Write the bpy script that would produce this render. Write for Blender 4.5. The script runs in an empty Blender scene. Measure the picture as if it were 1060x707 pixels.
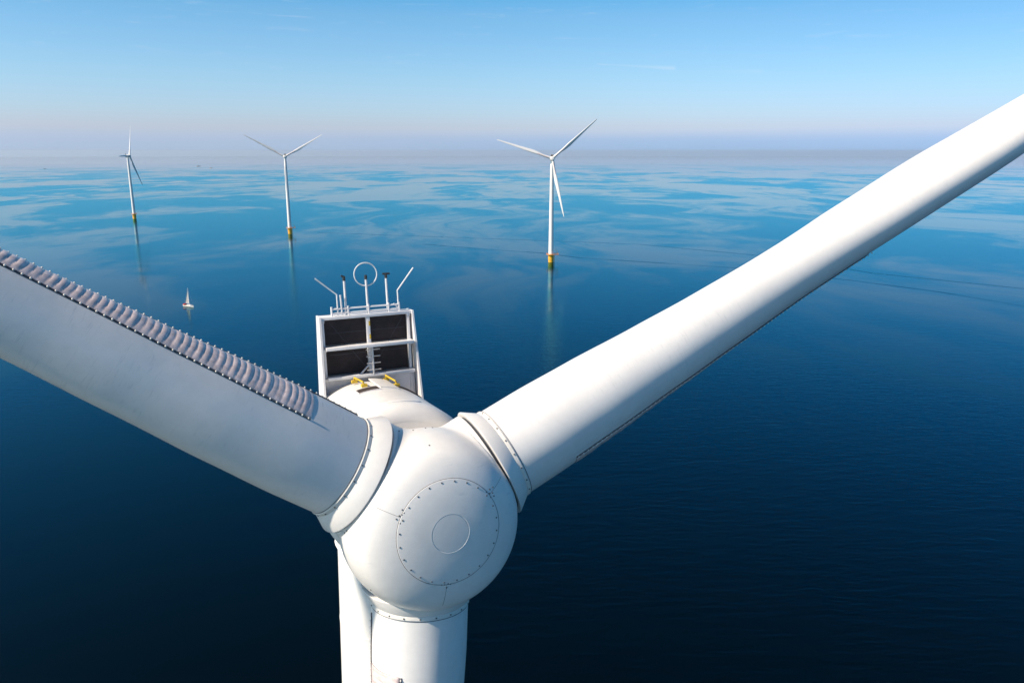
import bpy, bmesh, math, random
from mathutils import Vector, Matrix
random.seed(7)
PI = math.pi
R = math.radians
SC = bpy.context.scene
COL = SC.collection

# ------------------------------------------------------------------ camera, sky, sun, exposure
HC = 103.1                       # eye height above the water at the origin
ER = 7.4e6                       # effective earth radius with refraction
cd = bpy.data.cameras.new('camera'); cam = bpy.data.objects.new('camera', cd); COL.objects.link(cam)
cam.location = (0, 0, HC)
cam.rotation_euler = (R(90 - 13.79), 0, 0)
cd.sensor_width = 36; cd.lens = 36 * 800 / 1060; cd.clip_start = .1; cd.clip_end = 200000
SC.camera = cam

YAW = R(24.8)
SUN_AZ = R(-115.0)               # clockwise from +Y
SUN_EL = R(41.0)
sdir = Vector((math.sin(SUN_AZ) * math.cos(SUN_EL), math.cos(SUN_AZ) * math.cos(SUN_EL), math.sin(SUN_EL)))
sl = bpy.data.lights.new('sun', 'SUN'); so = bpy.data.objects.new('sun', sl); COL.objects.link(so)
sl.energy = 5.0; sl.angle = R(.5); sl.color = (1, .87, .72)
so.rotation_euler = sdir.to_track_quat('Z', 'Y').to_euler()

SC.view_settings.view_transform = 'Standard'; SC.view_settings.look = 'None'
SC.view_settings.gamma = 1; SC.view_settings.exposure = .43; SC.view_settings.use_curve_mapping = False

W = bpy.data.worlds.new('World'); SC.world = W; W.use_nodes = True


class NT:
    """small wrapper round a node tree"""
    def __init__(s, nt):
        s.t = nt; s.n = nt.nodes; s.l = nt.links
    def put(s, sock, v):
        if isinstance(v, bpy.types.NodeSocket): s.l.new(v, sock)
        elif v is not None: sock.default_value = v
    def m(s, op, a, b=None, c=None, clamp=False):
        n = s.n.new('ShaderNodeMath'); n.operation = op; n.use_clamp = clamp
        for i, v in enumerate((a, b, c)):
            if v is not None: s.put(n.inputs[i], v)
        return n.outputs[0]
    def v(s, op, a, b=None, scale=None):
        n = s.n.new('ShaderNodeVectorMath'); n.operation = op
        s.put(n.inputs[0], a)
        if b is not None: s.put(n.inputs[1], b)
        if scale is not None: s.put(n.inputs['Scale'], scale)
        return n.outputs['Value'] if op in ('DOT_PRODUCT', 'LENGTH', 'DISTANCE') else n.outputs[0]
    def ramp(s, f, stops, interp='LINEAR'):
        n = s.n.new('ShaderNodeValToRGB'); cr = n.color_ramp; cr.interpolation = interp
        while len(cr.elements) < len(stops): cr.elements.new(.5)
        for e, (p, c) in zip(cr.elements, stops):
            e.position = p; e.color = (*c, 1) if len(c) == 3 else c
        s.put(n.inputs[0], f); return n.outputs[0]
    def mix(s, f, a, b, mode='MIX'):
        n = s.n.new('ShaderNodeMix'); n.data_type = 'RGBA'; n.blend_type = mode; n.clamp_result = False
        s.put(n.inputs[0], f)
        for i, v in ((6, a), (7, b)):
            if isinstance(v, tuple) and len(v) == 3: v = (*v, 1)
            s.put(n.inputs[i], v)
        return n.outputs[2]
    def noise(s, vec, scale, detail=4, rough=.5, dist=0.):
        n = s.n.new('ShaderNodeTexNoise'); s.put(n.inputs['Vector'], vec)
        n.inputs['Scale'].default_value = scale; n.inputs['Detail'].default_value = detail
        n.inputs['Roughness'].default_value = rough; n.inputs['Distortion'].default_value = dist
        return n.outputs['Fac']
    def remap(s, f, a, b, c=0., d=1., smooth=True):
        n = s.n.new('ShaderNodeMapRange'); n.interpolation_type = 'SMOOTHSTEP' if smooth else 'LINEAR'
        s.put(n.inputs[0], f)
        for i, v in enumerate((a, b, c, d)): s.put(n.inputs[i + 1], v)
        return n.outputs[0]


def build_world():
    N = NT(W.node_tree)
    bg = W.node_tree.nodes['Background']; bg.inputs[1].default_value = .079
    tc = N.n.new('ShaderNodeTexCoord'); D = tc.outputs['Generated']
    sep = N.n.new('ShaderNodeSeparateXYZ'); N.l.new(D, sep.inputs[0])
    z = sep.outputs[2]
    zc = N.m('MAXIMUM', z, .03)
    cmb = N.n.new('ShaderNodeCombineXYZ')
    N.l.new(sep.outputs[0], cmb.inputs[0]); N.l.new(sep.outputs[1], cmb.inputs[1]); N.l.new(zc, cmb.inputs[2])
    sky = N.n.new('ShaderNodeTexSky'); sky.sky_type = 'NISHITA'; sky.sun_disc = False
    sky.sun_elevation = SUN_EL; sky.sun_rotation = SUN_AZ % (2 * PI)
    sky.altitude = 100; sky.air_density = 1; sky.dust_density = 1; sky.ozone_density = 1.5
    N.l.new(cmb.outputs[0], sky.inputs[0])
    # clear polarised blue overhead, paler and lilac in the haze bank over the horizon
    wob = N.m('MULTIPLY', N.m('SUBTRACT', N.noise(N.v('MULTIPLY', D, (3., 3., 22.)), 1.6, 3), .5), .006)
    el = N.m('ADD', N.m('ADD', z, wob), .02)
    e = lambda deg: (math.sin(R(deg)) + .02)
    tint = N.ramp(el, [(e(-.9), (.80, 1.10, 1.86)), (e(.15), (.95, 1.17, 1.95)), (e(.9), (1.03, 1.20, 1.95)), (e(1.5), (1.15, 1.26, 1.88)),
                       (e(2.6), (1.06, 1.27, 1.75)), (e(5), (.94, 1.27, 1.60)), (e(9), (.72, 1.20, 1.50)),
                       (e(12.5), (.17, 1.10, 1.52)), (e(22), (.03, .84, 1.2)), (e(38), (.03, .34, .52))])
    # the glow on the sun's side keeps its warm white
    glow = N.m('POWER', N.m('MAXIMUM', N.v('DOT_PRODUCT', D, tuple(Vector((sdir.x, sdir.y, .25)).normalized())), 0.), 3.0)
    tint = N.mix(N.m('MULTIPLY', glow, .85, clamp=True), tint, (1.08, 1.05, 1.08))
    # a blue grey bank of haze lying on the horizon, thicker to the right
    bk = N.m('MULTIPLY', N.remap(N.m('ADD', z, N.m('MULTIPLY', wob, .6)), .030, .010), N.remap(sep.outputs[0], -.35, .25, .15, .9))
    tint = N.mix(bk, tint, N.mix(1., tint, (.74, .86, .95), 'MULTIPLY'))
    # deeper blue away to the right
    tint = N.mix(N.remap(sep.outputs[0], .1, .7, 0., .45), tint, N.mix(1., tint, (.70, .76, .86), 'MULTIPLY'))
    col = N.mix(1., sky.outputs[0], tint, 'MULTIPLY')
    tint2 = N.remap(N.v('DOT_PRODUCT', D, (.87, -.5, 0.)), .1, .75)
    col = N.mix(tint2, col, N.mix(1., col, (.30, .86, 1.02), 'MULTIPLY'))
    # thin cirrus and an old contrail high over the horizon
    def streak(ax, ae, bx, be, w, k):
        va = Vector((math.sin(R(ax)) * math.cos(R(ae)), math.cos(R(ax)) * math.cos(R(ae)), math.sin(R(ae))))
        vb = Vector((math.sin(R(bx)) * math.cos(R(be)), math.cos(R(bx)) * math.cos(R(be)), math.sin(R(be))))
        ba = vb - va
        pa = N.v('SUBTRACT', D, tuple(va))
        h = N.m('DIVIDE', N.v('DOT_PRODUCT', pa, tuple(ba)), ba.dot(ba))
        hc = N.m('MAXIMUM', N.m('MINIMUM', h, 1.), 0.)
        d = N.v('LENGTH', N.v('SUBTRACT', pa, N.v('SCALE', tuple(ba), scale=hc)))
        ww = N.m('MULTIPLY', N.m('MULTIPLY_ADD', hc, .8, .25), w)
        q = N.m('DIVIDE', d, ww)
        g = N.m('EXPONENT', N.m('MULTIPLY', N.m('MULTIPLY', q, q), -1.))
        return N.m('MULTIPLY', g, k)
    c1 = streak(6.0, 5.9, 11.2, 5.55, .0020, .20)
    c2 = streak(11., 5.3, 17., 5.2, .0020, .08)
    nz = N.noise(N.v('MULTIPLY', D, (6., 6., 60.)), 3.0, 5, .6, .6)
    band = N.m('MULTIPLY', N.remap(nz, .56, .80), N.m('MULTIPLY', N.remap(z, .06, .14), N.remap(z, .30, .20)))
    cir = N.m('ADD', N.m('ADD', c1, c2), N.m('MULTIPLY', band, .16), clamp=True)
    col = N.mix(cir, col, (8.2, 8.6, 9.2))
    N.l.new(col, bg.inputs[0])
build_world()


# ------------------------------------------------------------------ materials
def mat(name, rgb, rough=.5, metal=0., var=.06, scale=2., bump=0., spec=.5, coat=0., emit=None):
    m = bpy.data.materials.new(name); m.use_nodes = True
    N = NT(m.node_tree); b = m.node_tree.nodes['Principled BSDF']
    tc = N.n.new('ShaderNodeTexCoord'); P = tc.outputs['Object']
    n1 = N.noise(P, scale, 5, .6); n2 = N.noise(P, scale * 9, 4, .6)
    f = N.m('ADD', N.m('MULTIPLY', n1, .7), N.m('MULTIPLY', n2, .3))
    lo = tuple(c * (1 - var) for c in rgb); hi = tuple(min(1, c * (1 + var * .6)) for c in rgb)
    N.l.new(N.mix(N.remap(f, .35, .65), lo, hi), b.inputs['Base Color'])
    N.l.new(N.remap(n2, .3, .7, rough * .85, min(1, rough * 1.15)), b.inputs['Roughness'])
    b.inputs['Metallic'].default_value = metal
    b.inputs['Specular IOR Level'].default_value = spec
    b.inputs['Coat Weight'].default_value = coat; b.inputs['Coat Roughness'].default_value = .2
    if bump:
        bn = N.n.new('ShaderNodeBump'); bn.inputs['Strength'].default_value = bump; bn.inputs['Distance'].default_value = .02
        N.l.new(n2, bn.inputs['Height']); N.l.new(bn.outputs[0], b.inputs['Normal'])
    return m


def paint_mat(name, rgb, streaks=0.0):
    """weathered gloss paint on glass fibre: faint mottling, fine grime, slight orange peel"""
    m = bpy.data.materials.new(name); m.use_nodes = True
    N = NT(m.node_tree); b = m.node_tree.nodes['Principled BSDF']
    tc = N.n.new('ShaderNodeTexCoord'); P = tc.outputs['Object']
    big = N.noise(P, .7, 4, .55); mid = N.noise(P, 4.5, 5, .6); fine = N.noise(P, 38, 3, .6)
    f = N.m('ADD', N.m('ADD', N.m('MULTIPLY', big, .45), N.m('MULTIPLY', mid, .35)), N.m('MULTIPLY', fine, .2))
    c = N.mix(N.remap(f, .36, .64), tuple(x * .93 for x in rgb), rgb)
    if streaks:
        st = N.noise(N.v('MULTIPLY', P, (2.2, 2.2, 14.)), 1.3, 4, .6, .3)
        k = N.m('MULTIPLY', N.remap(st, .55, .78), N.remap(big, .42, .6))
        c = N.mix(N.m('MULTIPLY', k, streaks), c, tuple(x * y for x, y in zip(rgb, (.62, .66, .7))))
    N.l.new(c, b.inputs['Base Color'])
    N.l.new(N.remap(mid, .3, .7, .30, .42), b.inputs['Roughness'])
    bn = N.n.new('ShaderNodeBump'); bn.inputs['Strength'].default_value = .25; bn.inputs['Distance'].default_value = .03
    N.l.new(N.m('ADD', N.m('MULTIPLY', big, 1.), N.m('MULTIPLY', mid, .12)), bn.inputs['Height'])
    N.l.new(bn.outputs[0], b.inputs['Normal'])
    return m


M = {}
M['white'] = paint_mat('white gloss paint', (.80, .78, .75), .45)
M['blade'] = paint_mat('blade gelcoat', (.79, .775, .755), .55)
M['tower'] = paint_mat('tower paint', (.80, .785, .76))
M['cream'] = mat('cream sealant', (.74, .71, .66), .5, var=.08, scale=6)
M['dark_gap'] = mat('dark gap ring', (.03, .035, .045), .7, var=.2)
M['strip'] = mat('mauve grey serrated strip', (.74, .61, .59), .35, var=.22, scale=7, spec=.6)
M['stripedge'] = mat('dark strip edge', (.10, .09, .10), .6, var=.2)
M['bolt'] = mat('weathered bolt', (.17, .17, .18), .5, .3, var=.3)
M['seam'] = mat('grey joint sealant', (.26, .25, .25), .7, var=.3, scale=6)
M['frame'] = mat('white frame paint', (.72, .71, .72), .45, var=.08, scale=3)
M['galv'] = mat('galvanised steel', (.55, .55, .57), .4, .5, var=.15, scale=8)
M['louvre'] = mat('dark brown radiator core', (.060, .036, .032), .6, var=.35, scale=3, bump=.6)
M['yellow'] = mat('safety yellow', (.62, .42, .03), .5, var=.1)
M['ochre'] = mat('transition yellow', (.86, .40, .015), .5, var=.2, scale=.6)
M['orange'] = mat('orange railing', (.75, .30, .06), .5, var=.1)
M['black'] = mat('black fittings', (.03, .03, .03), .5)
M['hatch'] = mat('brown black grating', (.06, .045, .04), .7, var=.3, scale=12)
M['hull'] = mat('white boat hull', (.8, .79, .76), .3, var=.03)
M['deck'] = mat('tan deck', (.5, .42, .3), .6)
M['sail'] = mat('pale sailcloth', (.70, .66, .62), .7, var=.06)
M['red'] = mat('red canvas', (.55, .05, .04), .7)
M['ship_dark'] = mat('dark ship hull', (.05, .07, .10), .5)
M['ship_rust'] = mat('rusty ship hull', (.35, .14, .09), .5)


# ------------------------------------------------------------------ mesh helpers
def obj(name, bm, mats, parent=None, smooth=True, autosmooth=35):
    if isinstance(bm, bmesh.types.BMesh):
        bmesh.ops.recalc_face_normals(bm, faces=bm.faces)
        me = bpy.data.meshes.new(name); bm.to_mesh(me); bm.free()
    else: me = bm
    for mm in (mats if isinstance(mats, (list, tuple)) else [mats]): me.materials.append(mm)
    for p in me.polygons: p.use_smooth = smooth
    if smooth and autosmooth: me.set_sharp_from_angle(angle=R(autosmooth))
    o = bpy.data.objects.new(name, me); COL.objects.link(o)
    if parent: o.parent = parent
    return o

def empty(name, label, cat, loc, rz=0., group=None):
    o = bpy.data.objects.new(name, None); COL.objects.link(o)
    o.location = loc; o.rotation_euler = (0, 0, rz); o['label'] = label; o['category'] = cat
    if group: o['group'] = group
    return o

def box(bm, lo, hi, mi=0, bev=0., M4=None):
    lo = Vector(lo); hi = Vector(hi)
    g = bmesh.ops.create_cube(bm, size=1)
    vs = g['verts']
    for v in vs: v.co = Vector([lo[i] + (v.co[i] + .5) * (hi[i] - lo[i]) for i in range(3)])
    if bev:
        es = list({e for v in vs for e in v.link_edges})
        r = bmesh.ops.bevel(bm, geom=es, offset=bev, segments=2, affect='EDGES', profile=.6)
        vs = list({v for f in r['faces'] for v in f.verts} | {v for v in vs if v.is_valid})
    if M4 is not None: bmesh.ops.transform(bm, matrix=M4, verts=vs)
    for f in {f for v in vs for f in v.link_faces}: f.material_index = mi
    return vs

def tube(bm, pts, rad, seg=8, mi=0, cap=True):
    pts = [Vector(p) for p in pts]
    rads = rad if isinstance(rad, (list, tuple)) else [rad] * len(pts)
    rings = []
    for i, p in enumerate(pts):
        d = (pts[min(i + 1, len(pts) - 1)] - pts[max(i - 1, 0)]).normalized()
        a = d.orthogonal().normalized() if i == 0 else (prev - d * prev.dot(d)).normalized()
        prev = a; b = d.cross(a)
        rings.append([bm.verts.new(p + (a * math.cos(t) + b * math.sin(t)) * rads[i]) for t in [2 * PI * k / seg for k in range(seg)]])
    for i in range(len(rings) - 1):
        for k in range(seg):
            f = bm.faces.new((rings[i][k], rings[i][(k + 1) % seg], rings[i + 1][(k + 1) % seg], rings[i + 1][k])); f.material_index = mi
    if cap:
        for rr in (rings[0], rings[-1]):
            f = bm.faces.new(rr); f.material_index = mi

def lathe(bm, prof, axis='Z', seg=96, mi=0, closed=False, mids=None):
    """prof: list of (radius, height) turned about an axis"""
    def P(r, h, t):
        c, s = r * math.cos(t), r * math.sin(t)
        return Vector((c, s, h)) if axis == 'Z' else Vector((c, h, s))
    rings = []
    for r, h in prof:
        if r < 1e-6: rings.append([bm.verts.new(P(0, h, 0))])
        else: rings.append([bm.verts.new(P(r, h, 2 * PI * k / seg)) for k in range(seg)])
    n = len(rings)
    for i in range(n if closed else n - 1):
        A, B = rings[i], rings[(i + 1) % n]
        m_ = mids[i] if mids else mi
        for k in range(seg):
            q = (k + 1) % seg
            if len(A) == 1 and len(B) == 1: break
            if len(A) == 1: f = bm.faces.new((A[0], B[k], B[q]))
            elif len(B) == 1: f = bm.faces.new((A[k], A[q], B[0]))
            else: f = bm.faces.new((A[k], A[q], B[q], B[k]))
            f.material_index = m_

def torus(bm, center, u, v, rad, tr, seg=48, ts=6, mi=0):
    c = Vector(center); u = Vector(u).normalized(); v = Vector(v).normalized(); w = u.cross(v)
    rings = []
    for k in range(seg):
        t = 2 * PI * k / seg; d = u * math.cos(t) + v * math.sin(t)
        rings.append([bm.verts.new(c + d * rad + (d * math.cos(s) + w * math.sin(s)) * tr) for s in [2 * PI * j / ts for j in range(ts)]])
    for k in range(seg):
        A, B = rings[k], rings[(k + 1) % seg]
        for j in range(ts):
            f = bm.faces.new((A[j], A[(j + 1) % ts], B[(j + 1) % ts], B[j])); f.material_index = mi

def interp(tab, x):
    if x <= tab[0][0]: return tab[0][1]
    for (a, va), (b, vb) in zip(tab, tab[1:]):
        if x <= b:
            t = (x - a) / (b - a); t = t * t * (3 - 2 * t) * .35 + t * .65
            return va + (vb - va) * t
    return tab[-1][1]


# ------------------------------------------------------------------ the sea (a true spherical cap) and its water
def sea_z(x, y): return -(x * x + y * y) / (2 * ER)

CTH, STH = math.cos(R(13.79)), math.sin(R(13.79))
def ground(px, py):
    """where the ray through a pixel meets the water"""
    a = (px - 530) / 800; b = (353.5 - py) / 800
    d = Vector((a, CTH + b * STH, -STH + b * CTH))
    t = HC / -d.z
    for _ in range(20):
        p = d * t; t = (HC - sea_z(p.x, p.y)) / -d.z
    p = d * t
    return Vector((p.x, p.y, sea_z(p.x, p.y)))

def sea_material():
    m = bpy.data.materials.new('sea water'); m.use_nodes = True
    N = NT(m.node_tree); b = m.node_tree.nodes['Principled BSDF']
    tc = N.n.new('ShaderNodeTexCoord'); P = tc.outputs['Object']
    # slicks: long calm lanes between breeze-ruffled water
    wv = N.n.new('ShaderNodeTexNoise'); wv.inputs['Scale'].default_value = .0016; wv.inputs['Detail'].default_value = 3
    N.l.new(P, wv.inputs['Vector'])
    warp = N.v('SCALE', N.v('SUBTRACT', wv.outputs['Color'], (.5, .5, .5)), scale=620.)
    Q = N.v('ADD', P, warp)
    Q1 = N.v('MULTIPLY', Q, (1.25, .6, 1.))
    s1 = N.noise(Q1, .0022, 8, .60, .5)
    s2 = N.noise(N.v('MULTIPLY', Q, (1.0, .45, 1.)), .0075, 4, .55, .3)
    s3 = N.noise(N.v('MULTIPLY', Q, (.25, .8, 1.)), .00042, 4, .5)
    sl_ = N.m('ADD', N.m('ADD', N.m('MULTIPLY', s1, .58), N.m('MULTIPLY', s2, .24)), N.m('MULTIPLY', s3, .30))
    fl = N.noise(N.v('MULTIPLY', Q, (2.2, .35, 1.)), .012, 5, .62, .2)      # feathered wind streaks
    slick = N.remap(N.m('ADD', sl_, N.m('MULTIPLY', N.m('SUBTRACT', fl, .5), .16)), .500, .592)                 # 1 = calm
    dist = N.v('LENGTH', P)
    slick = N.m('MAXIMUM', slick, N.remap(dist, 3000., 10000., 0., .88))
    # wakes: long thin ruffled lines left by boats
    def seg(a, b_, w, acc):
        a = Vector((a.x, a.y, 0)); b_ = Vector((b_.x, b_.y, 0)); ba = b_ - a
        pa = N.v('SUBTRACT', N.v('MULTIPLY', P, (1., 1., 0.)), tuple(a))
        h = N.m('DIVIDE', N.v('DOT_PRODUCT', pa, tuple(ba)), ba.dot(ba), clamp=True)
        d = N.v('LENGTH', N.v('SUBTRACT', pa, N.v('SCALE', tuple(ba), scale=h)))
        g = N.remap(d, w * .4, w, 1., 0.)
        return g if acc is None else N.m('MAXIMUM', acc, g)
    la = [(440, 253), (500, 258), (560, 262), (600, 267), (770, 278), (878, 290), (970, 302), (1090, 322)]
    lb = [(330, 241), (500, 247), (660, 253), (800, 266), (904, 283), (1090, 302)]
    acc = None
    for L_, w in ((la, 2.6), (lb, 2.2)):
        pts = [ground(*p) for p in L_]
        for p, q in zip(pts, pts[1:]): acc = seg(p, q, w, acc)
    wk = None
    pts = [ground(191, 317), ground(160, 310), ground(118, 303)]
    for p, q in zip(pts, pts[1:]): wk = seg(p, q, 3.0, wk)
    brk = N.remap(N.noise(P, .02, 3), .35, .6, .35, 1.)
    acc = N.m('MULTIPLY', acc, brk)
    slick = N.m('MULTIPLY', slick, N.m('SUBTRACT', 1., N.m('MULTIPLY', acc, .9)))
    slick = N.m('MAXIMUM', slick, N.m('MULTIPLY', wk, .6))
    rough = N.m('ADD', N.m('MULTIPLY_ADD', slick, -.05, .10), N.m('MULTIPLY', acc, .20))
    tint = N.noise(P, .004, 3)
    N.t.nodes.remove(b)
    dif = N.n.new('ShaderNodeBsdfDiffuse'); glo = N.n.new('ShaderNodeBsdfGlossy'); fr = N.n.new('ShaderNodeFresnel'); mx = N.n.new('ShaderNodeMixShader')
    N.l.new(N.mix(tint, (.0001, .0012, .0018), (.0001, .0022, .0030)), dif.inputs['Color'])
    N.l.new(N.mix(N.m('MULTIPLY', acc, .55), N.mix(N.remap(dist, 3000., 9000.), N.mix(slick, (.21, .78, 1.), (.76, .93, 1.)), (1., 1., 1.)), (.06, .38, .50)), glo.inputs['Color'])  # sky reflection tinted by hand: paler in slicks and distance, darkened along wakes
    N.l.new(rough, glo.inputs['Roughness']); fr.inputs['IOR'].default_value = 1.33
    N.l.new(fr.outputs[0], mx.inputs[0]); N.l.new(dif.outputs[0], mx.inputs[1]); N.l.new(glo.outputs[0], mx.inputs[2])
    N.l.new(mx.outputs[0], N.n['Material Output'].inputs['Surface'])
    # ripples
    w1 = N.noise(N.v('MULTIPLY', P, (.6, 1., 1.)), 1.1, 3, .6, .4)
    w2 = N.noise(N.v('MULTIPLY', P, (.5, 1., 1.)), .22, 3, .55, .3)
    w3 = N.noise(N.v('MULTIPLY', P, (.35, 1., 1.)), .5, 4, .65, .8)
    h = N.m('ADD', N.m('ADD', N.m('MULTIPLY', w1, .14), N.m('MULTIPLY', w2, .30)), N.m('MULTIPLY', w3, .35))
    bn = N.n.new('ShaderNodeBump'); bn.inputs['Distance'].default_value = 1.
    N.l.new(N.m('MULTIPLY', N.m('MULTIPLY_ADD', slick, -.30, .42), N.m('MULTIPLY', N.remap(dist, 150., 800., .75, .42), N.remap(dist, 1500., 7000., 1., .35))), bn.inputs['Strength'])
    N.l.new(h, bn.inputs['Height'])
    for q_ in (glo, fr, dif): N.l.new(bn.outputs[0], q_.inputs['Normal'])
    return m

def build_sea():
    rs = [0.] ; r = 8.
    while r < 64000: rs.append(r); r *= 1.075
    rs.append(64000.)
    nseg = 640; vs = [(0, 0, 0)]; fs = []
    for r in rs[1:]:
        for k in range(nseg):
            t = 2 * PI * k / nseg; x, y = r * math.cos(t), r * math.sin(t); vs.append((x, y, sea_z(x, y)))
    for k in range(nseg): fs.append((0, 1 + k, 1 + (k + 1) % nseg))
    for i in range(len(rs) - 2):
        a = 1 + i * nseg; b_ = a + nseg
        for k in range(nseg):
            q = (k + 1) % nseg; fs.append((a + k, b_ + k, b_ + q, a + q))
    me = bpy.data.meshes.new('sea'); me.from_pydata(vs, [], fs); me.update()
    o = obj('sea', me, sea_material(), autosmooth=0); o['kind'] = 'structure'
build_sea()

# the air: closed box round the camera and everything on the water
def build_haze():
    bm = bmesh.new(); box(bm, (-66000, -66000, -280), (66000, 66000, 165))
    m = bpy.data.materials.new('haze'); m.use_nodes = True; nt = m.node_tree
    nt.nodes.remove(nt.nodes['Principled BSDF'])
    pv = nt.nodes.new('ShaderNodeVolumePrincipled'); nt.links.new(pv.outputs[0], nt.nodes['Material Output'].inputs['Volume'])
    pv.inputs['Color'].default_value = (.78, .88, 1., 1); pv.inputs['Density'].default_value = 1.8e-5
    pv.inputs['Anisotropy'].default_value = .2
    o = obj('haze', bm, m, smooth=False); o['kind'] = 'stuff'
build_haze()


# ------------------------------------------------------------------ wind turbine
HUB_H = HC - 8.12
TILT = R(5.2); CONE = R(2.2)
BV = Vector((0, math.cos(TILT), -math.sin(TILT)))       # rotor axis pointing back (local frame: front is -Y)
RV = Vector((1, 0, 0)); UV = RV.cross(BV)
OVER = 3.05                                             # rotor plane in front of the tower axis

def basis(x, y, z, o):
    return Matrix(((x.x, y.x, z.x, o.x), (x.y, y.y, z.y, o.y), (x.z, y.z, z.z, o.z), (0, 0, 0, 1)))
CLOC = Vector((0, -OVER, HUB_H))
NAC = basis(RV, BV, UV, CLOC)                           # nacelle frame: X right, Y back, Z up, origin at hub centre

def blade_matrix(az):
    rad = math.cos(az) * UV + math.sin(az) * RV
    d = math.cos(CONE) * rad - math.sin(CONE) * BV
    cw = (-math.sin(az) * UV + math.cos(az) * RV)
    back = d.cross(cw)
    if back.dot(BV) < 0: back = -back
    # columns X = clockwise, Y = back, Z = outwards ; keep it right handed
    return basis(cw, back, d, CLOC)

# blade geometry: local Z outward, X clockwise side, Y towards the trailing edge (feathered)
S0, S1 = 2.27, 53.5
T_THICK = [(2.2, 2.3), (3.4, 2.29), (5, 2.17), (7, 1.96), (9, 1.77), (12, 1.52), (16, 1.36), (20, 1.22), (26, .92), (34, .6), (42, .4), (49, .25), (52.5, .14), (53.5, .03)]
T_CHORD = [(2.2, 2.3), (5, 2.3), (7, 2.4), (9, 2.7), (12, 3.15), (15, 3.45), (18, 3.4), (26, 2.8), (34, 2.15), (42, 1.6), (49, 1.1), (52.5, .65), (53.5, .12)]
T_ROUND = [(2.2, 1.), (5, 1.), (7, .93), (9, .8), (12, .5), (16, .2), (20, 0), (54, 0)]
T_TWIST = [(2.2, 3), (14, 3), (24, 1), (40, -2), (54, -5)]
def naca(x):
    return 5 * (.2969 * math.sqrt(max(x, 0)) - .126 * x - .3516 * x * x + .2843 * x ** 3 - .1036 * x ** 4)
def blade_pt(s, th):
    t = interp(T_THICK, s); c = interp(T_CHORD, s); rd = interp(T_ROUND, s); tw = R(interp(T_TWIST, s))
    xi = (1 - math.cos(th)) / 2
    cx, cy = t / 2 * math.sin(th), -t / 2 * math.cos(th)
    le = -t / 2 * rd - (.33 * c) * (1 - rd)
    prof = naca(xi) * t
    if math.sin(th) < 0:       # pressure side is fuller in front, hollow towards the trailing edge
        fx = -prof * (1 - .55 * (1 - rd) * max(0, xi - .35) / .65)
    else: fx = prof * 1.04
    fy = le + c * xi
    x = cx * rd + fx * (1 - rd); y = cy * rd + fy * (1 - rd)
    # twist about pitch axis
    w = 1 - rd
    a = tw * w
    x, y = x * math.cos(a) - y * math.sin(a), x * math.sin(a) + y * math.cos(a)
    return Vector((x, y, s))

def blade_mesh():
    bm = bmesh.new(); ss = []
    s = S0
    while s < 16: ss.append(s); s += .25
    while s < 53: ss.append(s); s += .7
    ss += [53, 53.3, 53.5]
    n = 96; rings = []
    for s in ss: rings.append([bm.verts.new(blade_pt(s, 2 * PI * k / n)) for k in range(n)])
    for A, B in zip(rings, rings[1:]):
        for k in range(n): bm.faces.new((A[k], A[(k + 1) % n], B[(k + 1) % n], B[k]))
    bm.faces.new(rings[0]); bm.faces.new(rings[-1])
    return bm

def surf(s, th, off):
    p = blade_pt(s, th); e = .01
    dt = blade_pt(s, th + e) - blade_pt(s, th - e); ds = blade_pt(s + .02, th) - blade_pt(s - .02, th)
    n = dt.cross(ds).normalized()
    if n.dot(Vector((p.x, p.y, 0))) < 0: n = -n
    return p + n * off, n

STRIP0, STRIP1, PITCH = 3.70, 14.5, .146
TH1 = R(93)
def th0(s): return R(39 + 9 * min(1, (s - 3) / 6))
def strip_mesh():
    bm = bmesh.new(); nb = int((STRIP1 - STRIP0) / PITCH); per = 8; nv = 12
    rows = []; rg = random.Random(3); VAR = [rg.uniform(.55, 1.3) for _ in range(nb + 3)]
    for i in range(nb * per + 1):
        s = STRIP0 + i * PITCH / per; row = []
        for j in range(nv + 1):
            v = j / nv; th = th0(s) + (TH1 - th0(s)) * v
            ph = (i / per + .42 * (1 - (2 * v - 1) ** 2)) % 1.0
            wv = math.sin(PI * ph) ** .4
            edge = min(1, min(v, 1 - v) * 5)
            taper = min(1, (s - STRIP0) / .25 + .15)
            h = (.018 + .018 * wv * edge * VAR[min(int(i / per + .42 * (1 - (2 * v - 1) ** 2)), len(VAR) - 1)]) * (.4 + .6 * taper)
            row.append(bm.verts.new(surf(s, th, h)[0]))
        rows.append(row)
    for A, B in zip(rows, rows[1:]):
        for j in range(nv): bm.faces.new((A[j], A[j + 1], B[j + 1], B[j]))
    # side skirts down to the blade skin
    def skirt(top, low):
        for a in range(len(top) - 1):
            f = bm.faces.new((top[a], top[a + 1], low[a + 1], low[a])); f.material_index = 1
    for j, fth in ((0, th0), (nv, lambda s: TH1)):
        top = [r[j] for r in rows]
        low = [bm.verts.new(surf(STRIP0 + i * PITCH / per, fth(STRIP0 + i * PITCH / per), -.01)[0]) for i in range(len(rows))]
        skirt(top, low)
    for i in (0, len(rows) - 1):
        top = rows[i]; s = STRIP0 + i * PITCH / per
        low = [bm.verts.new(surf(s, th0(s) + (TH1 - th0(s)) * j / nv, -.01)[0]) for j in range(nv + 1)]
        skirt(top, low)
    return bm

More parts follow.
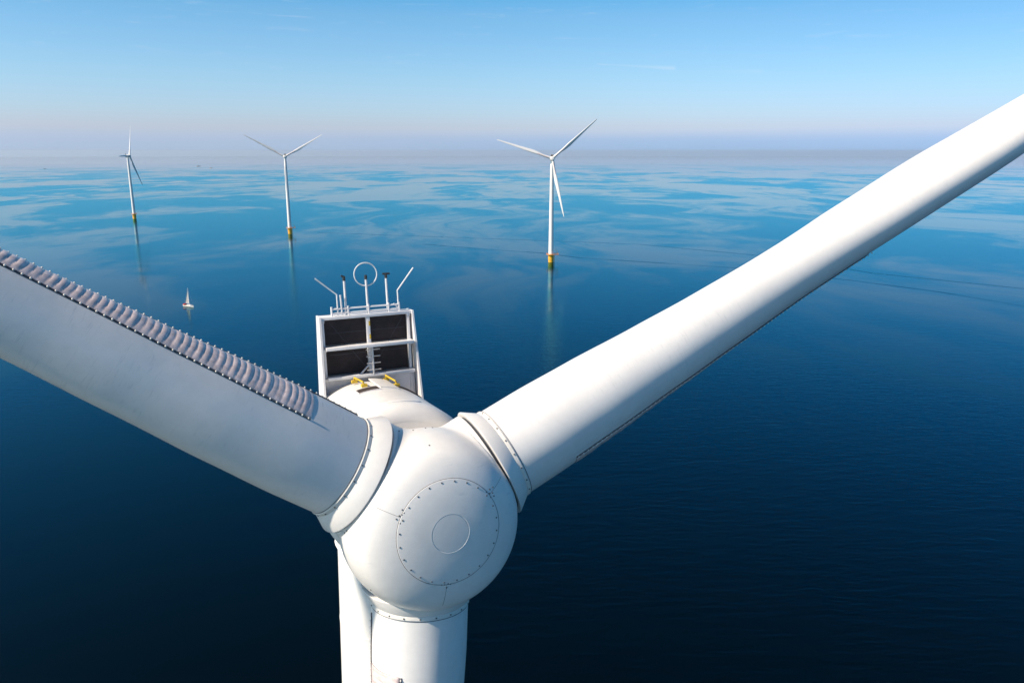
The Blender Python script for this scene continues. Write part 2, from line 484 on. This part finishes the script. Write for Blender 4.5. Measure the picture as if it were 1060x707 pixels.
def studs_mesh():
    """dark rails with pale studs along both edges of the strip"""
    bm = bmesh.new()
    for fth, sa in ((lambda s: th0(s) - R(1.8), STRIP0), (lambda s: TH1 + R(1.), 2.5)):
        s = sa; pts = []
        while s < STRIP1: pts.append(surf(s, fth(s), .012)[0]); s += PITCH * 2
        tube(bm, pts, .017, 6, 0)
        s = sa + .05
        while s < STRIP1:
            p, n = surf(s, fth(s), .035)
            g = bmesh.ops.create_icosphere(bm, subdivisions=1, radius=.023, matrix=Matrix.Translation(p))
            for f in {f for v in g['verts'] for f in v.link_faces}: f.material_index = 1
            s += PITCH
    return bm

def bolts(bm, pts, r=.022, h=.014):
    for p, n in pts:
        n = Vector(n).normalized(); p = Vector(p)
        rot = n.to_track_quat('Z', 'Y').to_matrix().to_4x4()
        bmesh.ops.create_cone(bm, cap_ends=True, segments=6, radius1=r, radius2=r * .85, depth=h * 2, matrix=Matrix.Translation(p) @ rot)

# hub: one smooth casting, a squat ball with a flattened nose and three blade ports
K_OFF = Vector((-.02, -.50, -.13)); RHO = 2.06; NOSE = 1.98; REAR = 1.28; PORT_R = 1.345
BAZ = [R(66.0), R(185.4), R(305.0)]
PORTS = [(math.cos(CONE) * Vector((math.sin(a), 0, math.cos(a))) + Vector((0, -math.sin(CONE), 0))) for a in BAZ]
def smin(a, b, k):
    h = max(k - abs(a - b), 0) / k; return min(a, b) - h * h * k * .25
def smax(a, b, k): return -smin(-a, -b, k)
def hub_radius(n):
    bq = n.dot(K_OFF); t = bq + math.sqrt(bq * bq - K_OFF.dot(K_OFF) + RHO * RHO)
    if n.y < -.05: t = smin(t, NOSE / -n.y, .85)
    if n.y > .05: t = smin(t, REAR / n.y, .25)
    for d in PORTS:
        c = n.dot(d)
        if c > .25:
            s = math.sqrt(max(1e-6, 1 - c * c))
            q = min(PORT_R / s, 1.70 / c) 
            t = smax(t, q, .20)
    return t
def hub_mesh():
    bm = bmesh.new(); nu, nv = 288, 150; rings = []
    for j in range(nv + 1):
        ph = PI * j / nv
        if j in (0, nv):
            n = Vector((0, -math.cos(ph), 0)); rings.append([bm.verts.new(n * hub_radius(n))]); continue
        row = []
        for i in range(nu):
            t = 2 * PI * i / nu
            n = Vector((math.sin(ph) * math.cos(t), -math.cos(ph), math.sin(ph) * math.sin(t)))
            row.append(bm.verts.new(n * hub_radius(n)))
        rings.append(row)
    for A, B in zip(rings, rings[1:]):
        for i in range(nu):
            q = (i + 1) % nu
            if len(A) == 1: bm.faces.new((A[0], B[i], B[q]))
            elif len(B) == 1: bm.faces.new((A[i], B[0], A[q]))
            else: bm.faces.new((A[i], B[i], B[q], A[q]))
    return bm
def on_hub(n):
    n = n.normalized(); p = n * hub_radius(n)
    a = n.orthogonal().normalized(); b = n.cross(a); e = .01
    pa = (n + a * e).normalized(); pb = (n + b * e).normalized()
    nn = (pa * hub_radius(pa) - p).cross(pb * hub_radius(pb) - p).normalized()
    if nn.dot(n) < 0: nn = -nn
    return p, nn

CAP_R = 1.17
def nose_y(r):
    n = Vector((-r, -NOSE, 0)).normalized()
    for _ in range(4):
        p = n * hub_radius(n); n = Vector((-r, p.y, 0)).normalized()
    return (n * hub_radius(n)).y
def on_nose(x, z):
    """point on the domed nose cap"""
    r = math.hypot(x, z); n = Vector((x, -NOSE, z)).normalized()
    for _ in range(4):
        p = n * hub_radius(n); n = Vector((x, p.y, z)).normalized()
    p = n * hub_radius(n); return Vector((p.x, p.y - .014, p.z))

def make_turbine(label):
    root = empty('wind_turbine', label, 'wind turbine', (0, 0, 0), YAW)
    # tower
    top_z = HUB_H - OVER * 0 - 2.0
    prof = []; z0 = 7.6
    nseg = 44
    seams = [z0 + (top_z - z0) * q for q in (.33, .66)] + [top_z - 2.6, top_z - 4.9]
    def tr(z): 
        t = (z - z0) / (top_z - z0); return 2.35 + (1.62 - 2.35) * min(1., t / .9) + (1.42 - 1.62) * max(0., (t - .9) / .1)
    zs = sorted([z0 + (top_z - z0) * i / nseg for i in range(nseg + 1)])
    for z in zs:
        prof.append((tr(z), z))
    bm = bmesh.new(); lathe(bm, [(0, z0)] + prof + [(0, top_z)], seg=96)
    tower = obj('tower', bm, M['tower'], root)
    for z in seams:
        bm = bmesh.new(); lathe(bm, [(tr(z) - .02, z - .03), (tr(z) + .008, z - .022), (tr(z) + .008, z + .022), (tr(z) - .02, z + .03)], seg=96)
        obj('flange', bm, M['white'], tower)
    # yellow transition piece on its pile, platform, boat landing
    bm = bmesh.new(); lathe(bm, [(0, -14), (2.5, -14), (2.5, 2.2), (2.62, 2.3), (2.62, 6.8), (2.9, 6.9), (2.9, 7.1), (2.5, 7.2), (2.5, 7.598), (0, 7.598)], seg=64)
    tp = obj('transition_piece', bm, M['ochre'], root)
    bm = bmesh.new()
    for sx in (-.6, .6): tube(bm, [(2.75 + .5, sx, -3), (2.75 + .5, sx, 6.4)], .16, 8); 
    for zz in (0.5, 3, 5.8):
        for sx in (-.6, .6): tube(bm, [(2.5, sx, zz), (3.25, sx, zz)], .1, 6)
    for i in range(16): tube(bm, [(3.2, -.3, i * .4), (3.2, .3, i * .4)], .03, 5)
    obj('boat_landing', bm, M['ochre'], tp)
    bm = bmesh.new(); lathe(bm, [(2.63, 7.12), (4.3, 7.12), (4.3, 7.35), (2.63, 7.35)], seg=48, closed=True)
    box(bm, (3.6, -1.6, 7.13), (7.2, 1.6, 7.34))
    pf = obj('platform', bm, M['orange'], root)
    bm = bmesh.new()
    for zz in (7.95, 8.5): torus(bm, (0, 0, zz), (1, 0, 0), (0, 1, 0), 4.2, .05, 40, 5)
    for k in range(20):
        t = 2 * PI * k / 20; tube(bm, [(4.2 * math.cos(t), 4.2 * math.sin(t), 7.3), (4.2 * math.cos(t), 4.2 * math.sin(t), 8.5)], .04, 5)
    for zz in (7.95, 8.5): tube(bm, [(4.2, -1.55, zz), (7.1, -1.55, zz), (7.1, 1.55, zz), (4.2, 1.55, zz)], .05, 5)
    for x, y in ((5.2, -1.55), (6.2, -1.55), (7.1, -1.55), (7.1, 0), (7.1, 1.55), (6.2, 1.55), (5.2, 1.55)): tube(bm, [(x, y, 7.3), (x, y, 8.5)], .04, 5)
    obj('railing', bm, M['orange'], pf)
    bm = bmesh.new(); tube(bm, [(6.2, .9, 7.3), (6.2, .9, 10.0)], .16, 8); tube(bm, [(6.2, .9, 9.9), (3.6, .9, 12.4)], .11, 8); tube(bm, [(6.2, .9, 8.6), (5.0, .9, 10.9)], .08, 6)
    obj('davit_crane', bm, M['orange'], pf)

    # everything above the yaw ring hangs in the nacelle frame
    def nac(o): o.matrix_local = NAC; return o
    bm = bmesh.new()
    rr = [(0, 1.30), (1.5, 1.30), (1.78, 1.33)]
    for k in range(9):
        a = k / 8 * PI / 2; rr.append((1.72 + .40 * math.sin(a), 1.72 - .40 * math.cos(a)))
    rr += [(2.12, 3.28), (2.095, 3.30), (2.095, 3.36), (0, 3.36)]
    lathe(bm, rr, 'Y', 160); gen = nac(obj('generator', bm, M['white'], root))
    bm = bmesh.new(); lathe(bm, [(0, 3.365), (2.10, 3.365), (2.125, 3.39), (2.11, 4.2), (2.07, 4.9), (2.02, 5.4), (1.92, 5.75), (1.7, 6.1), (1.2, 6.3), (0, 6.35)], 'Y', 160)
    cov = nac(obj('nacelle_cover', bm, M['white'], root))
    # oval lifting pad at the front of the generator
    bm = bmesh.new()
    def on_gen(x, y, off=0.): 
        rr_ = 2.12 + off; return Vector((x, y, math.sqrt(max(0, rr_ * rr_ - x * x))))
    ctr = (.12, 1.98); n = 40; rings = []
    for q, off in ((1.0, -.004), (.97, .022), (.9, .03), (.0, .03)):
        if q == 0: rings.append([bm.verts.new(on_gen(ctr[0], ctr[1], off))])
        else: rings.append([bm.verts.new(on_gen(ctr[0] + .62 * q * math.cos(2 * PI * k / n), ctr[1] + .2 * q * math.sin(2 * PI * k / n), off)) for k in range(n)])
    for A, B in zip(rings, rings[1:]):
        for k in range(n):
            if len(B) == 1: bm.faces.new((A[k], A[(k + 1) % n], B[0]))
            else: bm.faces.new((A[k], A[(k + 1) % n], B[(k + 1) % n], B[k]))
    obj('lifting_pad', bm, M['white'], gen)
    # raised walkway strip on the roof
    bm = bmesh.new()
    def patch(x0, x1, y0, y1, off, mi=0, nx=12):
        g = [[bm.verts.new(on_gen(x0 + (x1 - x0) * i / nx, y, off)) for i in range(nx + 1)] for y in (y0, y1)]
        l = [[bm.verts.new(on_gen(x0 + (x1 - x0) * i / nx, y, -.01)) for i in range(nx + 1)] for y in (y0, y1)]
        for i in range(nx):
            bm.faces.new((g[0][i], g[0][i + 1], g[1][i + 1], g[1][i])).material_index = mi
            for e in (0, 1): bm.faces.new((g[e][i], g[e][i + 1], l[e][i + 1], l[e][i])).material_index = mi
        for i in (0, nx): bm.faces.new((g[0][i], g[1][i], l[1][i], l[0][i])).material_index = mi
    patch(.15, .68, 3.75, 5.1, .03)
    obj('roof_walkway', bm, M['white'], cov)
    bm = bmesh.new(); patch(-.55, .10, 3.48, 3.90, .03); obj('vent_hatch', bm, M['frame'], cov)
    bm = bmesh.new()
    for k in range(3): patch(-.51, .06, 3.51 + k * .125, 3.62 + k * .125, .042)
    obj('vent_grille', bm, M['hatch'], cov)
    bm = bmesh.new(); patch(.80, 1.45, 4.2, 4.36, .03); obj('roof_slot', bm, M['hatch'], cov)
    for x, ya, yb in ((-.20, 4.2, 4.95), (.78, 4.35, 5.15)):
        bm = bmesh.new()
        p = [on_gen(x, ya, .02), on_gen(x - .02, ya + .02, .13), on_gen(x - .1, yb - .02, .15), on_gen(x - .1, yb, .02)]
        tube(bm, p, .026, 8)
        box(bm, p[0] - Vector((.08, .06, .03)), p[0] + Vector((.08, .08, .05))); box(bm, p[3] - Vector((.08, .06, .03)), p[3] + Vector((.08, .08, .05)))
        obj('grab_rail', bm, M['yellow'], cov)
    # yaw neck
    bm = bmesh.new(); lathe(bm, [(1.5, top_z - .25), (1.46, top_z - .2), (1.52, top_z + .35), (1.5, top_z + .6), (0, top_z + .6)], seg=96)
    obj('yaw_ring', bm, M['white'], root)

    # cooler: white frame with black radiator cores standing on the rear of the roof
    X0, X1, YC = -1.38, 1.40, 5.45
    bm = bmesh.new()
    H0, H1 = 1.35, 4.12
    XM = .03
    box(bm, (X0 + .02, YC + .42, H0), (X1 - .02, YC + .46, H1 - .03))           # back sheet
    box(bm, (X0, YC - .06, H1 - .09), (X1, YC + .50, H1), 0, .012)               # top beam
    for xa, xb in ((X0 + .057, X0 + .13), (X1 - .20, X1 - .12)):                   # corner posts
        box(bm, (xa, YC - .04, H0), (xb, YC + .06, H1 - .092), 0, .01)
    box(bm, (XM - .055, YC - .05, 2.36), (XM + .055, YC + .10, H1 - .094), 0, .01)
    cool = obj('cooler_frame', bm, M['frame'], root)
    cool.matrix_local = NAC @ Matrix.Translation((.30, YC, -.12)) @ Matrix.Rotation(R(-2.5), 4, 'Z') @ Matrix.Translation((0, -YC, 0))
    for h, dep in ((3.22, .38), (2.34, .30)):
        bm = bmesh.new(); box(bm, (X0 + .103, YC - dep, h - .045), (X1 - .1, YC - .043, h + .045), 0, .01); obj('cross_bar', bm, M['frame'], cool)
    for x, t in ((X0, .055), (X1 - .055, .055)):                                 # side cheeks
        bm = bmesh.new()
        outl = [(YC - .12, H1 + .01), (YC + .52, H1 + .01), (YC + .52, .6), (YC - .5, .6), (YC - .62, 1.35)]
        k_ = -.10 if x < 0 else .03
        sp = lambda z: k_ * (H1 - z) / 2.8
        A = [bm.verts.new((x + sp(z), y, z)) for y, z in outl]; B = [bm.verts.new((x + t + sp(z), y, z)) for y, z in outl]
        bm.faces.new(A); bm.faces.new(B)
        for k in range(len(outl)): bm.faces.new((A[k], A[(k + 1) % len(A)], B[(k + 1) % len(A)], B[k]))
        obj('side_cheek', bm, M['frame'], cool, smooth=False)
    for xa, xb in ((X0 + .133, XM - .058), (XM + .058, X1 - .203)):
        for za, zb in ((2.39, 3.16), (3.28, H1 - .10)):
            bm = bmesh.new(); box(bm, (xa, YC + .12, za), (xb, YC + .2, zb))
            nf = 26
            for k in range(nf):
                zz = za + (zb - za) * (k + .5) / nf
                box(bm, (xa, YC + .095, zz - .005), (xb, YC + .119, zz + .005))
            obj('radiator_core', bm, M['louvre'], cool, smooth=False)
    bm = bmesh.new()
    for xa, xb, za, zb in ((X0 + .3, XM - .1, 3.95, 2.5), (X1 - .3, XM + .1, 3.95, 2.5)):
        tube(bm, [(xa, YC + .085, za), (xb, YC + .085, zb)], .008, 4)
    for za in (3.62, 2.98): tube(bm, [(X0 + .25, YC + .085, za), (X1 - .27, YC + .085, za + .01)], .008, 4)
    obj('brace_wire', bm, M['stripedge'], cool)
    # white sill below the cores
    bm = bmesh.new(); box(bm, (X0 + .06, YC - .02, 1.3), (X1 - .06, YC + .05, 2.29)); obj('base_plate', bm, M['frame'], cool, smooth=False)
    # ladder on the centre post
    bm = bmesh.new(); tube(bm, [(XM + .02, YC - .30, 2.36), (XM + .02, YC - .30, 3.2)], .03, 8)
    for k in range(4): tube(bm, [(XM - .17, YC - .30, 2.5 + k * .2), (XM + .24, YC - .30, 2.5 + k * .2)], .018, 6)
    tube(bm, [(XM - .36, YC - .2, 2.38), (XM, YC - .2, 2.72)], .028, 6)
    obj('ladder', bm, M['galv'], cool)
    for z in (3.45, 3.84):
        bm = bmesh.new(); box(bm, (XM + .012, YC - .062, z - .07), (XM + .052, YC - .052, z + .07))
        obj('yellow_marker', bm, M['yellow'], cool)
    # top rail and instrument masts
    bm = bmesh.new()
    for z in (H1 + .08, H1 + .2): tube(bm, [(-.98, YC + .1, z), (1.02, YC + .1, z)], .026, 8)
    for x in (-.98, -.5, .1, .7, 1.02): tube(bm, [(x, YC + .1, H1 - .01), (x, YC + .1, H1 + .27)], .03, 8)
    tube(bm, [(.86, YC + .1, H1 + .24), (1.0, YC + .1, H1 + .08)], .02, 6)
    obj('mast_rail', bm, M['frame'], cool)
    for x in (-.55, .09, .69):
        bm = bmesh.new(); tube(bm, [(x, YC + .16, H1), (x, YC + .16, H1 + 1.05)], .034, 8)
        mk = obj('instrument_mast', bm, M['frame'], cool)
        bm = bmesh.new(); tube(bm, [(x, YC + .16, H1 + 1.0), (x, YC + .16, H1 + 1.13)], .042, 8)
        if x < 0: tube(bm, [(x - .08, YC + .16, H1 + 1.15), (x + .03, YC + .16, H1 + 1.1)], .03, 6)
        if x > .5: tube(bm, [(x - .1, YC + .16, H1 + 1.13), (x + .12, YC + .16, H1 + 1.13)], .03, 6)
        obj('sensor', bm, M['black'], mk)
    bm = bmesh.new(); torus(bm, (.09, YC + .16, H1 + 1.15), (1, 0, 0), (0, 0, 1), .335, .019, 48, 6); obj('lightning_ring', bm, M['frame'], cool)
    for xb, xm, xt, ht in ((-.80, -.80, -1.38, 1.12), (1.0, .98, 1.52, 1.26)):
        bm = bmesh.new(); tube(bm, [(xb, YC + .1, H1), (xb, YC + .1, H1 + .62), (xt, YC + .1, H1 + ht)], .024, 8)
        if xb < 0: tube(bm, [(xb + .12, YC + .1, H1), (xb + .1, YC + .1, H1 + .60)], .03, 8)
        obj('lightning_rod', bm, M['frame'], cool)

    # hub
    hub = nac(obj('hub', hub_mesh(), M['white'], root, autosmooth=0))
    bm = bmesh.new()
    def skin(r, t, off):
        n_ = Vector((r * math.cos(t), -NOSE, r * math.sin(t))).normalized()
        for _ in range(4):
            p = n_ * hub_radius(n_); n_ = Vector((r * math.cos(t), p.y, r * math.sin(t))).normalized()
        p = n_ * hub_radius(n_); return Vector((p.x, p.y - off, p.z))
    n = 128; rings = [[bm.verts.new(skin(.001, 0, .012))]]
    for r, o_ in ((.1, .012), (.2, .012), (.3, .012), (.404, .012), (.410, .005), (.424, .005), (.430, .0145), (.46, .0135), (.5, .013), (.6, .013), (.7, .013), (.8, .013), (.9, .013), (1.0, .013), (1.08, .013), (CAP_R - .01, .012), (CAP_R - .003, .008), (CAP_R, -.03)):
        rings.append([bm.verts.new(skin(r, 2 * PI * k / n, o_)) for k in range(n)])
    for A, B in zip(rings, rings[1:]):
        for k in range(n):
            q = (k + 1) % n
            if len(A) == 1: bm.faces.new((A[0], B[k], B[q]))
            else: bm.faces.new((A[k], B[k], B[q], A[q]))
    cap = obj('nose_cap', bm, M['white'], hub, autosmooth=20)
    bm = bmesh.new(); pts = [skin(CAP_R + .006, 2 * PI * k / n, .002) for k in range(n + 1)]
    tube(bm, pts, .006, 6, 0, cap=False); bmesh.ops.remove_doubles(bm, verts=bm.verts, dist=.0005)
    obj('cap_seam', bm, M['seam'], hub)
    # bolts
    def bolt_objs(pts, parent, r=.020, h=.012, mat_='bolt'):
        first = None
        for p, nrm in pts:
            p = Vector(p); nrm = Vector(nrm).normalized()
            if first is None:
                bm = bmesh.new(); bolts(bm, [((0, 0, 0), (0, 0, 1))], r, h); o = obj('bolt', bm, M[mat_], parent, smooth=False); first = o
            else:
                o = first.copy(); COL.objects.link(o); o.parent = parent
            o.matrix_local = Matrix.Translation(p) @ nrm.to_track_quat('Z', 'Y').to_matrix().to_4x4()
    pts = []
    for k in range(24):
        t = 2 * PI * (k + .35) / 24; r = CAP_R - .055; pts.append((on_nose(r * math.cos(t), r * math.sin(t)), (0, -1, 0)))
    bolt_objs(pts, hub)
    pts = []
    for a, lst in ((R(57), [(1.2, -5), (1.24, -1), (1.2, 3), (1.33, -3.5), (1.33, 1.5), (1.31, 5), (1.45, -2)]), (R(186), [(1.17, -4), (1.15, -1), (1.17, 3), (1.17, 6), (1.27, 0)]), (R(297), [(1.16, -6), (1.17, 5.5), (1.25, 7.5), (1.29, -3), (1.25, 1), (1.20, 3)])):
        for r_, da in lst:
            aa = a + R(da); n_ = Vector(((r_ + .06) * math.sin(aa), -NOSE, (r_ + .06) * math.cos(aa))); pts.append(on_hub(n_))
    for n_ in (Vector((-.1, -.9, 1.3)), Vector((-.55, -.42, 1.9)), Vector((-.2, -.3, 1.9)), Vector((.1, -.28, 1.9)), Vector((.28, -.25, 1.9)), Vector((-1.25, -.9, -.95)), Vector((-1.5, -.75, .1)), Vector((-1.48, -.68, .16)), Vector((-1.56, -.7, .05))):
        pts.append(on_hub(n_))
    bolt_objs(pts, hub)
    # shell joints running from the cap to each blade port
    for a in (R(57), R(186), R(297)):
        bm = bmesh.new(); L_ = []; Rr = []
        for k in range(15):
            rr_ = CAP_R + .015 + k * .04
            for S_, da in ((L_, -.0045), (Rr, .0045)):
                aa = a + da / rr_
                nn = Vector((rr_ * math.sin(aa), -NOSE + max(0, rr_ - 1.35) * .8, rr_ * math.cos(aa))).normalized()
                S_.append(bm.verts.new(nn * (hub_radius(nn) + .004)))
        for k in range(14): bm.faces.new((L_[k], L_[k + 1], Rr[k + 1], Rr[k]))
        obj('shell_joint', bm, M['seam'], hub)
    # blade ports: rim, dark gap; flared rain collar
    inv = NAC.inverted()
    for a in BAZ:
        BMx = inv @ blade_matrix(a)
        bm = bmesh.new(); lathe(bm, [(PORT_R - .10, 1.60), (PORT_R + .004, 1.60), (PORT_R + .004, 1.785), (PORT_R - .008, 1.80), (PORT_R - .11, 1.80)], 'Z', 128)
        o = obj('port_rim', bm, M['white'], hub); o.matrix_local = BMx
        bm = bmesh.new(); lathe(bm, [(PORT_R - .07, 1.78), (PORT_R - .07, 1.93)], 'Z', 96)  # dark ring set in the gap between rim and collar
        o = obj('port_gap', bm, M['dark_gap'], hub); o.matrix_local = BMx
        bm = bmesh.new(); lathe(bm, [(1.0, 1.872), (1.400, 1.872), (1.408, 1.880), (1.404, 1.90), (1.196, 2.205), (1.175, 2.234), (1.0, 2.234)], 'Z', 128)
        o = obj('rain_collar', bm, M['white'], hub); o.matrix_local = BMx
    # cable tray and brackets behind the cooler frame
    bm = bmesh.new(); tube(bm, [(X0 + .3, YC + .06, 2.3), (X0 + .3, YC + .05, 2.0), (X0 + .45, YC - .02, 1.95), (X0 + .9, YC - .1, 2.0)], .022, 6); obj('cable', bm, M['stripedge'], cool)
    for x in (X0 + .095, X1 - .16):
        for z in (2.28, 3.15, 4.0):
            bm = bmesh.new(); box(bm, (x - .05, YC - .07, z - .05), (x + .05, YC - .062, z + .05), 0, .003); obj('bracket', bm, M['galv'], cool)
    # blades
    bl0 = None
    for i, a in enumerate(BAZ):
        if bl0 is None:
            bl = obj('blade', blade_mesh(), M['blade'], root, autosmooth=60)
            kids = []
            bm = bmesh.new(); lathe(bm, [(1.1, 2.235), (1.168, 2.235), (1.176, 2.245), (1.176, 2.32), (1.168, 2.33), (1.1, 2.33)], 'Z', 128, mi=0); lathe(bm, [(1.1, 2.35), (1.156, 2.35), (1.156, 2.362), (1.1, 2.362)], 'Z', 128, mi=1)
            kids.append(obj('root_band', bm, [M['cream'], M['bolt']], bl))
            kids.append(obj('serrated_strip', strip_mesh(), [M['strip'], M['stripedge']], bl, autosmooth=0))
            kids.append(obj('stud_rail', studs_mesh(), [M['stripedge'], M['cream']], bl, autosmooth=0))
            bm = bmesh.new(); bolts(bm, [((0, 0, 0), (0, 0, 1))], .021, .014)
            b0 = None
            for k in range(20):
                t = 2 * PI * k / 20
                if b0 is None: b0 = obj('bolt', bm, M['bolt'], bl, smooth=False); bo = b0
                else: bo = b0.copy(); COL.objects.link(bo); bo.parent = bl
                n_ = Vector((math.cos(t), math.sin(t), 0))
                bo.matrix_local = Matrix.Translation(n_ * 1.178 + Vector((0, 0, 2.285))) @ n_.to_track_quat('Z', 'Y').to_matrix().to_4x4()
                kids.append(bo)
            bl0 = bl
        else:
            bl = bl0.copy(); COL.objects.link(bl); bl.parent = root
            for kk in kids:
                c = kk.copy(); COL.objects.link(c); c.parent = bl
        bl.matrix_local = blade_matrix(a)
        bl['slot'] = i
    return root

main = make_turbine('huge white wind turbine filling the foreground, its domed hub facing the viewer')
main['group'] = 'offshore wind turbines standing in the sea'
# hub centre goes where the photograph has it
hub_w = Vector((-2.13, 16.88, 0))
off = Matrix.Rotation(YAW, 3, 'Z') @ Vector((0, -OVER, 0))
main.location = (hub_w.x - off.x, hub_w.y - off.y, 0)

SKIP = ('bolt', 'cap_seam', 'shell_joint', 'port_gap', 'port_rim', 'brace_wire', 'vent_grille', 'vent_hatch', 'roof_slot', 'grab_rail', 'yellow_marker',
        'ladder', 'sensor', 'stud_rail', 'lifting_pad', 'roof_walkway', 'instrument_mast', 'lightning_rod', 'lightning_ring', 'cable', 'bracket', 'mast_rail', 'flange', 'nose_cap')
def kind(o): return o.name.split('.')[0]
kids_of = {}
bpy.context.view_layer.update()
for o in list(COL.objects):
    if o.parent: kids_of.setdefault(o.parent.name, []).append(o)
def copy_turbine(label, px, py, yaw, az0, scale, pitch=-62):
    r = main.copy(); COL.objects.link(r); r['label'] = label
    g = ground(px, py); r.location = g; r.rotation_euler = (0, 0, yaw); r.scale = (scale,) * 3
    d = az0 - BAZ[0]
    spin = CLOCM(d)
    for ch in kids_of[main.name]:
        if kind(ch) in SKIP: continue
        c = ch.copy(); COL.objects.link(c); c.parent = r
        if kind(ch) == 'blade' or kind(ch) == 'hub': c.matrix_local = spin @ ch.matrix_local
        if kind(ch) == 'blade': c.matrix_local = spin @ ch.matrix_local @ Matrix.Rotation(R(pitch), 4, 'Z')
        for q in kids_of.get(ch.name, []):
            if kind(q) in SKIP: continue
            e = q.copy(); COL.objects.link(e); e.parent = c
    return r
def CLOCM(d):
    # clockwise (as seen from the front) turn by d about the rotor axis
    ax = BV
    m = Matrix.Rotation(d, 4, ax)
    t = Matrix.Translation(CLOC) @ m @ Matrix.Translation(-CLOC)
    return t
copy_turbine('white wind turbine on yellow base, largest and nearest of the three distant ones', 570.2, 271.4, R(2), R(49), 1.02, -74)
copy_turbine('distant wind turbine with two blades raised in an even V, third over its tower', 300.4, 242.2, R(14), R(60), 1.02, -100)
copy_turbine('smallest and farthest white wind turbine at the left, seen nearly side-on', 139.4, 226.6, R(98), R(30), 1.02)

# ------------------------------------------------------------------ sailing boat
def sailboat():
    g = ground(195.6, 317.6)
    root = empty('sailboat', 'small white sailboat with a narrow pale sail motoring on the open blue sea', 'sailboat', g, R(-28))
    bm = bmesh.new(); L = 9.5; n = 18; rings = []
    for i in range(n + 1):
        t = i / n; x = -L / 2 + L * t
        w = 1.5 * (math.sin(PI * min(1, (t * .80 + .20))) ** .65 if t < 1 else 0); w = max(w, .03)
        sh = .95 + .28 * t * t; kd = -.45 * math.sin(PI * min(1, t + .08)) 
        rings.append([bm.verts.new((x, w * a, z)) for a, z in ((-1, sh), (-.97, .5), (-.75, .05), (-.3, kd), (0, kd - .05), (.3, kd), (.75, .05), (.97, .5), (1, sh))])
    for A, B in zip(rings, rings[1:]):
        for k in range(8): bm.faces.new((A[k], A[k + 1], B[k + 1], B[k]))
        f = bm.faces.new((A[0], B[0], B[8], A[8])); f.material_index = 1
    bm.faces.new(rings[0]); bm.faces.new(rings[-1])
    obj('hull', bm, [M['hull'], M['deck']], root, autosmooth=40)
    bm = bmesh.new(); box(bm, (-1.2, -.85, .95), (2.4, .85, 1.55), 0, .15); cb = obj('cabin', bm, M['hull'], root)
    bm = bmesh.new()
    for k in range(3):
        for s in (-1, 1): box(bm, (-.8 + k, s * .852 - .01, 1.15), (-.2 + k, s * .852 + .01, 1.38))
    obj('window', bm, M['black'], cb, smooth=False)
    heel = Matrix.Rotation(R(-5), 4, 'X')
    bm = bmesh.new(); tube(bm, [(.6, 0, 1), (.45, 0, 13.2)], [.11, .07], 8); tube(bm, [(.55, 0, 4.6), (.55, 1.0, 4.6)], .04, 5); tube(bm, [(.55, 0, 4.6), (.55, -1.0, 4.6)], .04, 5)
    o = obj('mast', bm, M['frame'], root); 
    bm = bmesh.new(); tube(bm, [(.55, 0, 2.4), (-3.2, .3, 2.3)], .09, 8); obj('boom', bm, M['frame'], root)
    bm = bmesh.new(); g0 = []
    for j in range(13):
        v = j / 12; row = []
        for i in range(9):
            u = i / 8; w = 3.6 * (1 - v) ** 1.1 + .15
            row.append(bm.verts.new((.48 - .0 * v - w * u, .28 * u + .35 * math.sin(PI * u) * (1 - v * .5), 2.55 + 10.3 * v)))
        g0.append(row)
    for A, B in zip(g0, g0[1:]):
        for i in range(8): bm.faces.new((A[i], A[i + 1], B[i + 1], B[i]))
    geom = bmesh.ops.solidify(bm, geom=list(bm.faces), thickness=.02)
    obj('mainsail', bm, M['sail'], root)
    bm = bmesh.new(); box(bm, (-4.5, -1.1, 1.0), (-3.3, 1.1, 1.9), 0, .25); obj('spray_hood', bm, M['red'], root)
    bm = bmesh.new()
    tube(bm, [(4.6, 0, 1.3), (.48, 0, 12.4)], .02, 4); tube(bm, [(-4.6, 0, 1.1), (.45, 0, 13.1)], .02, 4)
    for s in (-1, 1): tube(bm, [(.5, s * 1.4, 1.1), (.55, s, 4.6), (.47, 0, 12.9)], .02, 4)
    obj('rigging', bm, M['galv'], root)
sailboat()

# ------------------------------------------------------------------ ships near the horizon
def ship(name, px, py, L, m_, label, rz, cat='ship'):
    root = empty(name, label, cat, ground(px, py), rz, None)
    bm = bmesh.new(); rings = []
    for i in range(9):
        t = i / 8; w = L * .11 * min(1, (1 - t) * 3.2 + .05) * min(1, .8 + t); sh = L * .07 + L * .03 * t * t
        rings.append([bm.verts.new((L * (t - .5), w * a, z)) for a, z in ((-1, sh), (-.9, -.5), (.9, -.5), (1, sh))])
    for A, B in zip(rings, rings[1:]):
        for k in range(4): bm.faces.new((A[k], A[(k + 1) % 4], B[(k + 1) % 4], B[k]))
    bm.faces.new(rings[0]); bm.faces.new(rings[-1]); obj('hull', bm, m_, root, autosmooth=30)
    bm = bmesh.new(); box(bm, (-L * .42, -L * .08, L * .072), (-L * .2, L * .08, L * .17), 0, L * .01); box(bm, (-L * .38, -L * .06, L * .172), (-L * .25, L * .06, L * .22), 0, L * .008)
    obj('wheelhouse', bm, M['hull'], root)
    bm = bmesh.new(); tube(bm, [(-L * .3, 0, L * .2), (-L * .3, 0, L * .33)], L * .01, 6); obj('mast', bm, M['frame'], root)
ship('ship', 205.5, 172.3, 26, M['ship_dark'], 'tiny dark ship near the horizon, left one of a pair between two turbines', R(8))
ship('ship', 218.5, 174.2, 17, M['ship_rust'], 'tiny reddish ship near the horizon, lower and right of the tiny dark ship', R(-12))
ship('ship', 46.5, 174.8, 15, M['ship_dark'], 'tiny dark vessel near the horizon at the far left, left of the farthest turbine', R(40))
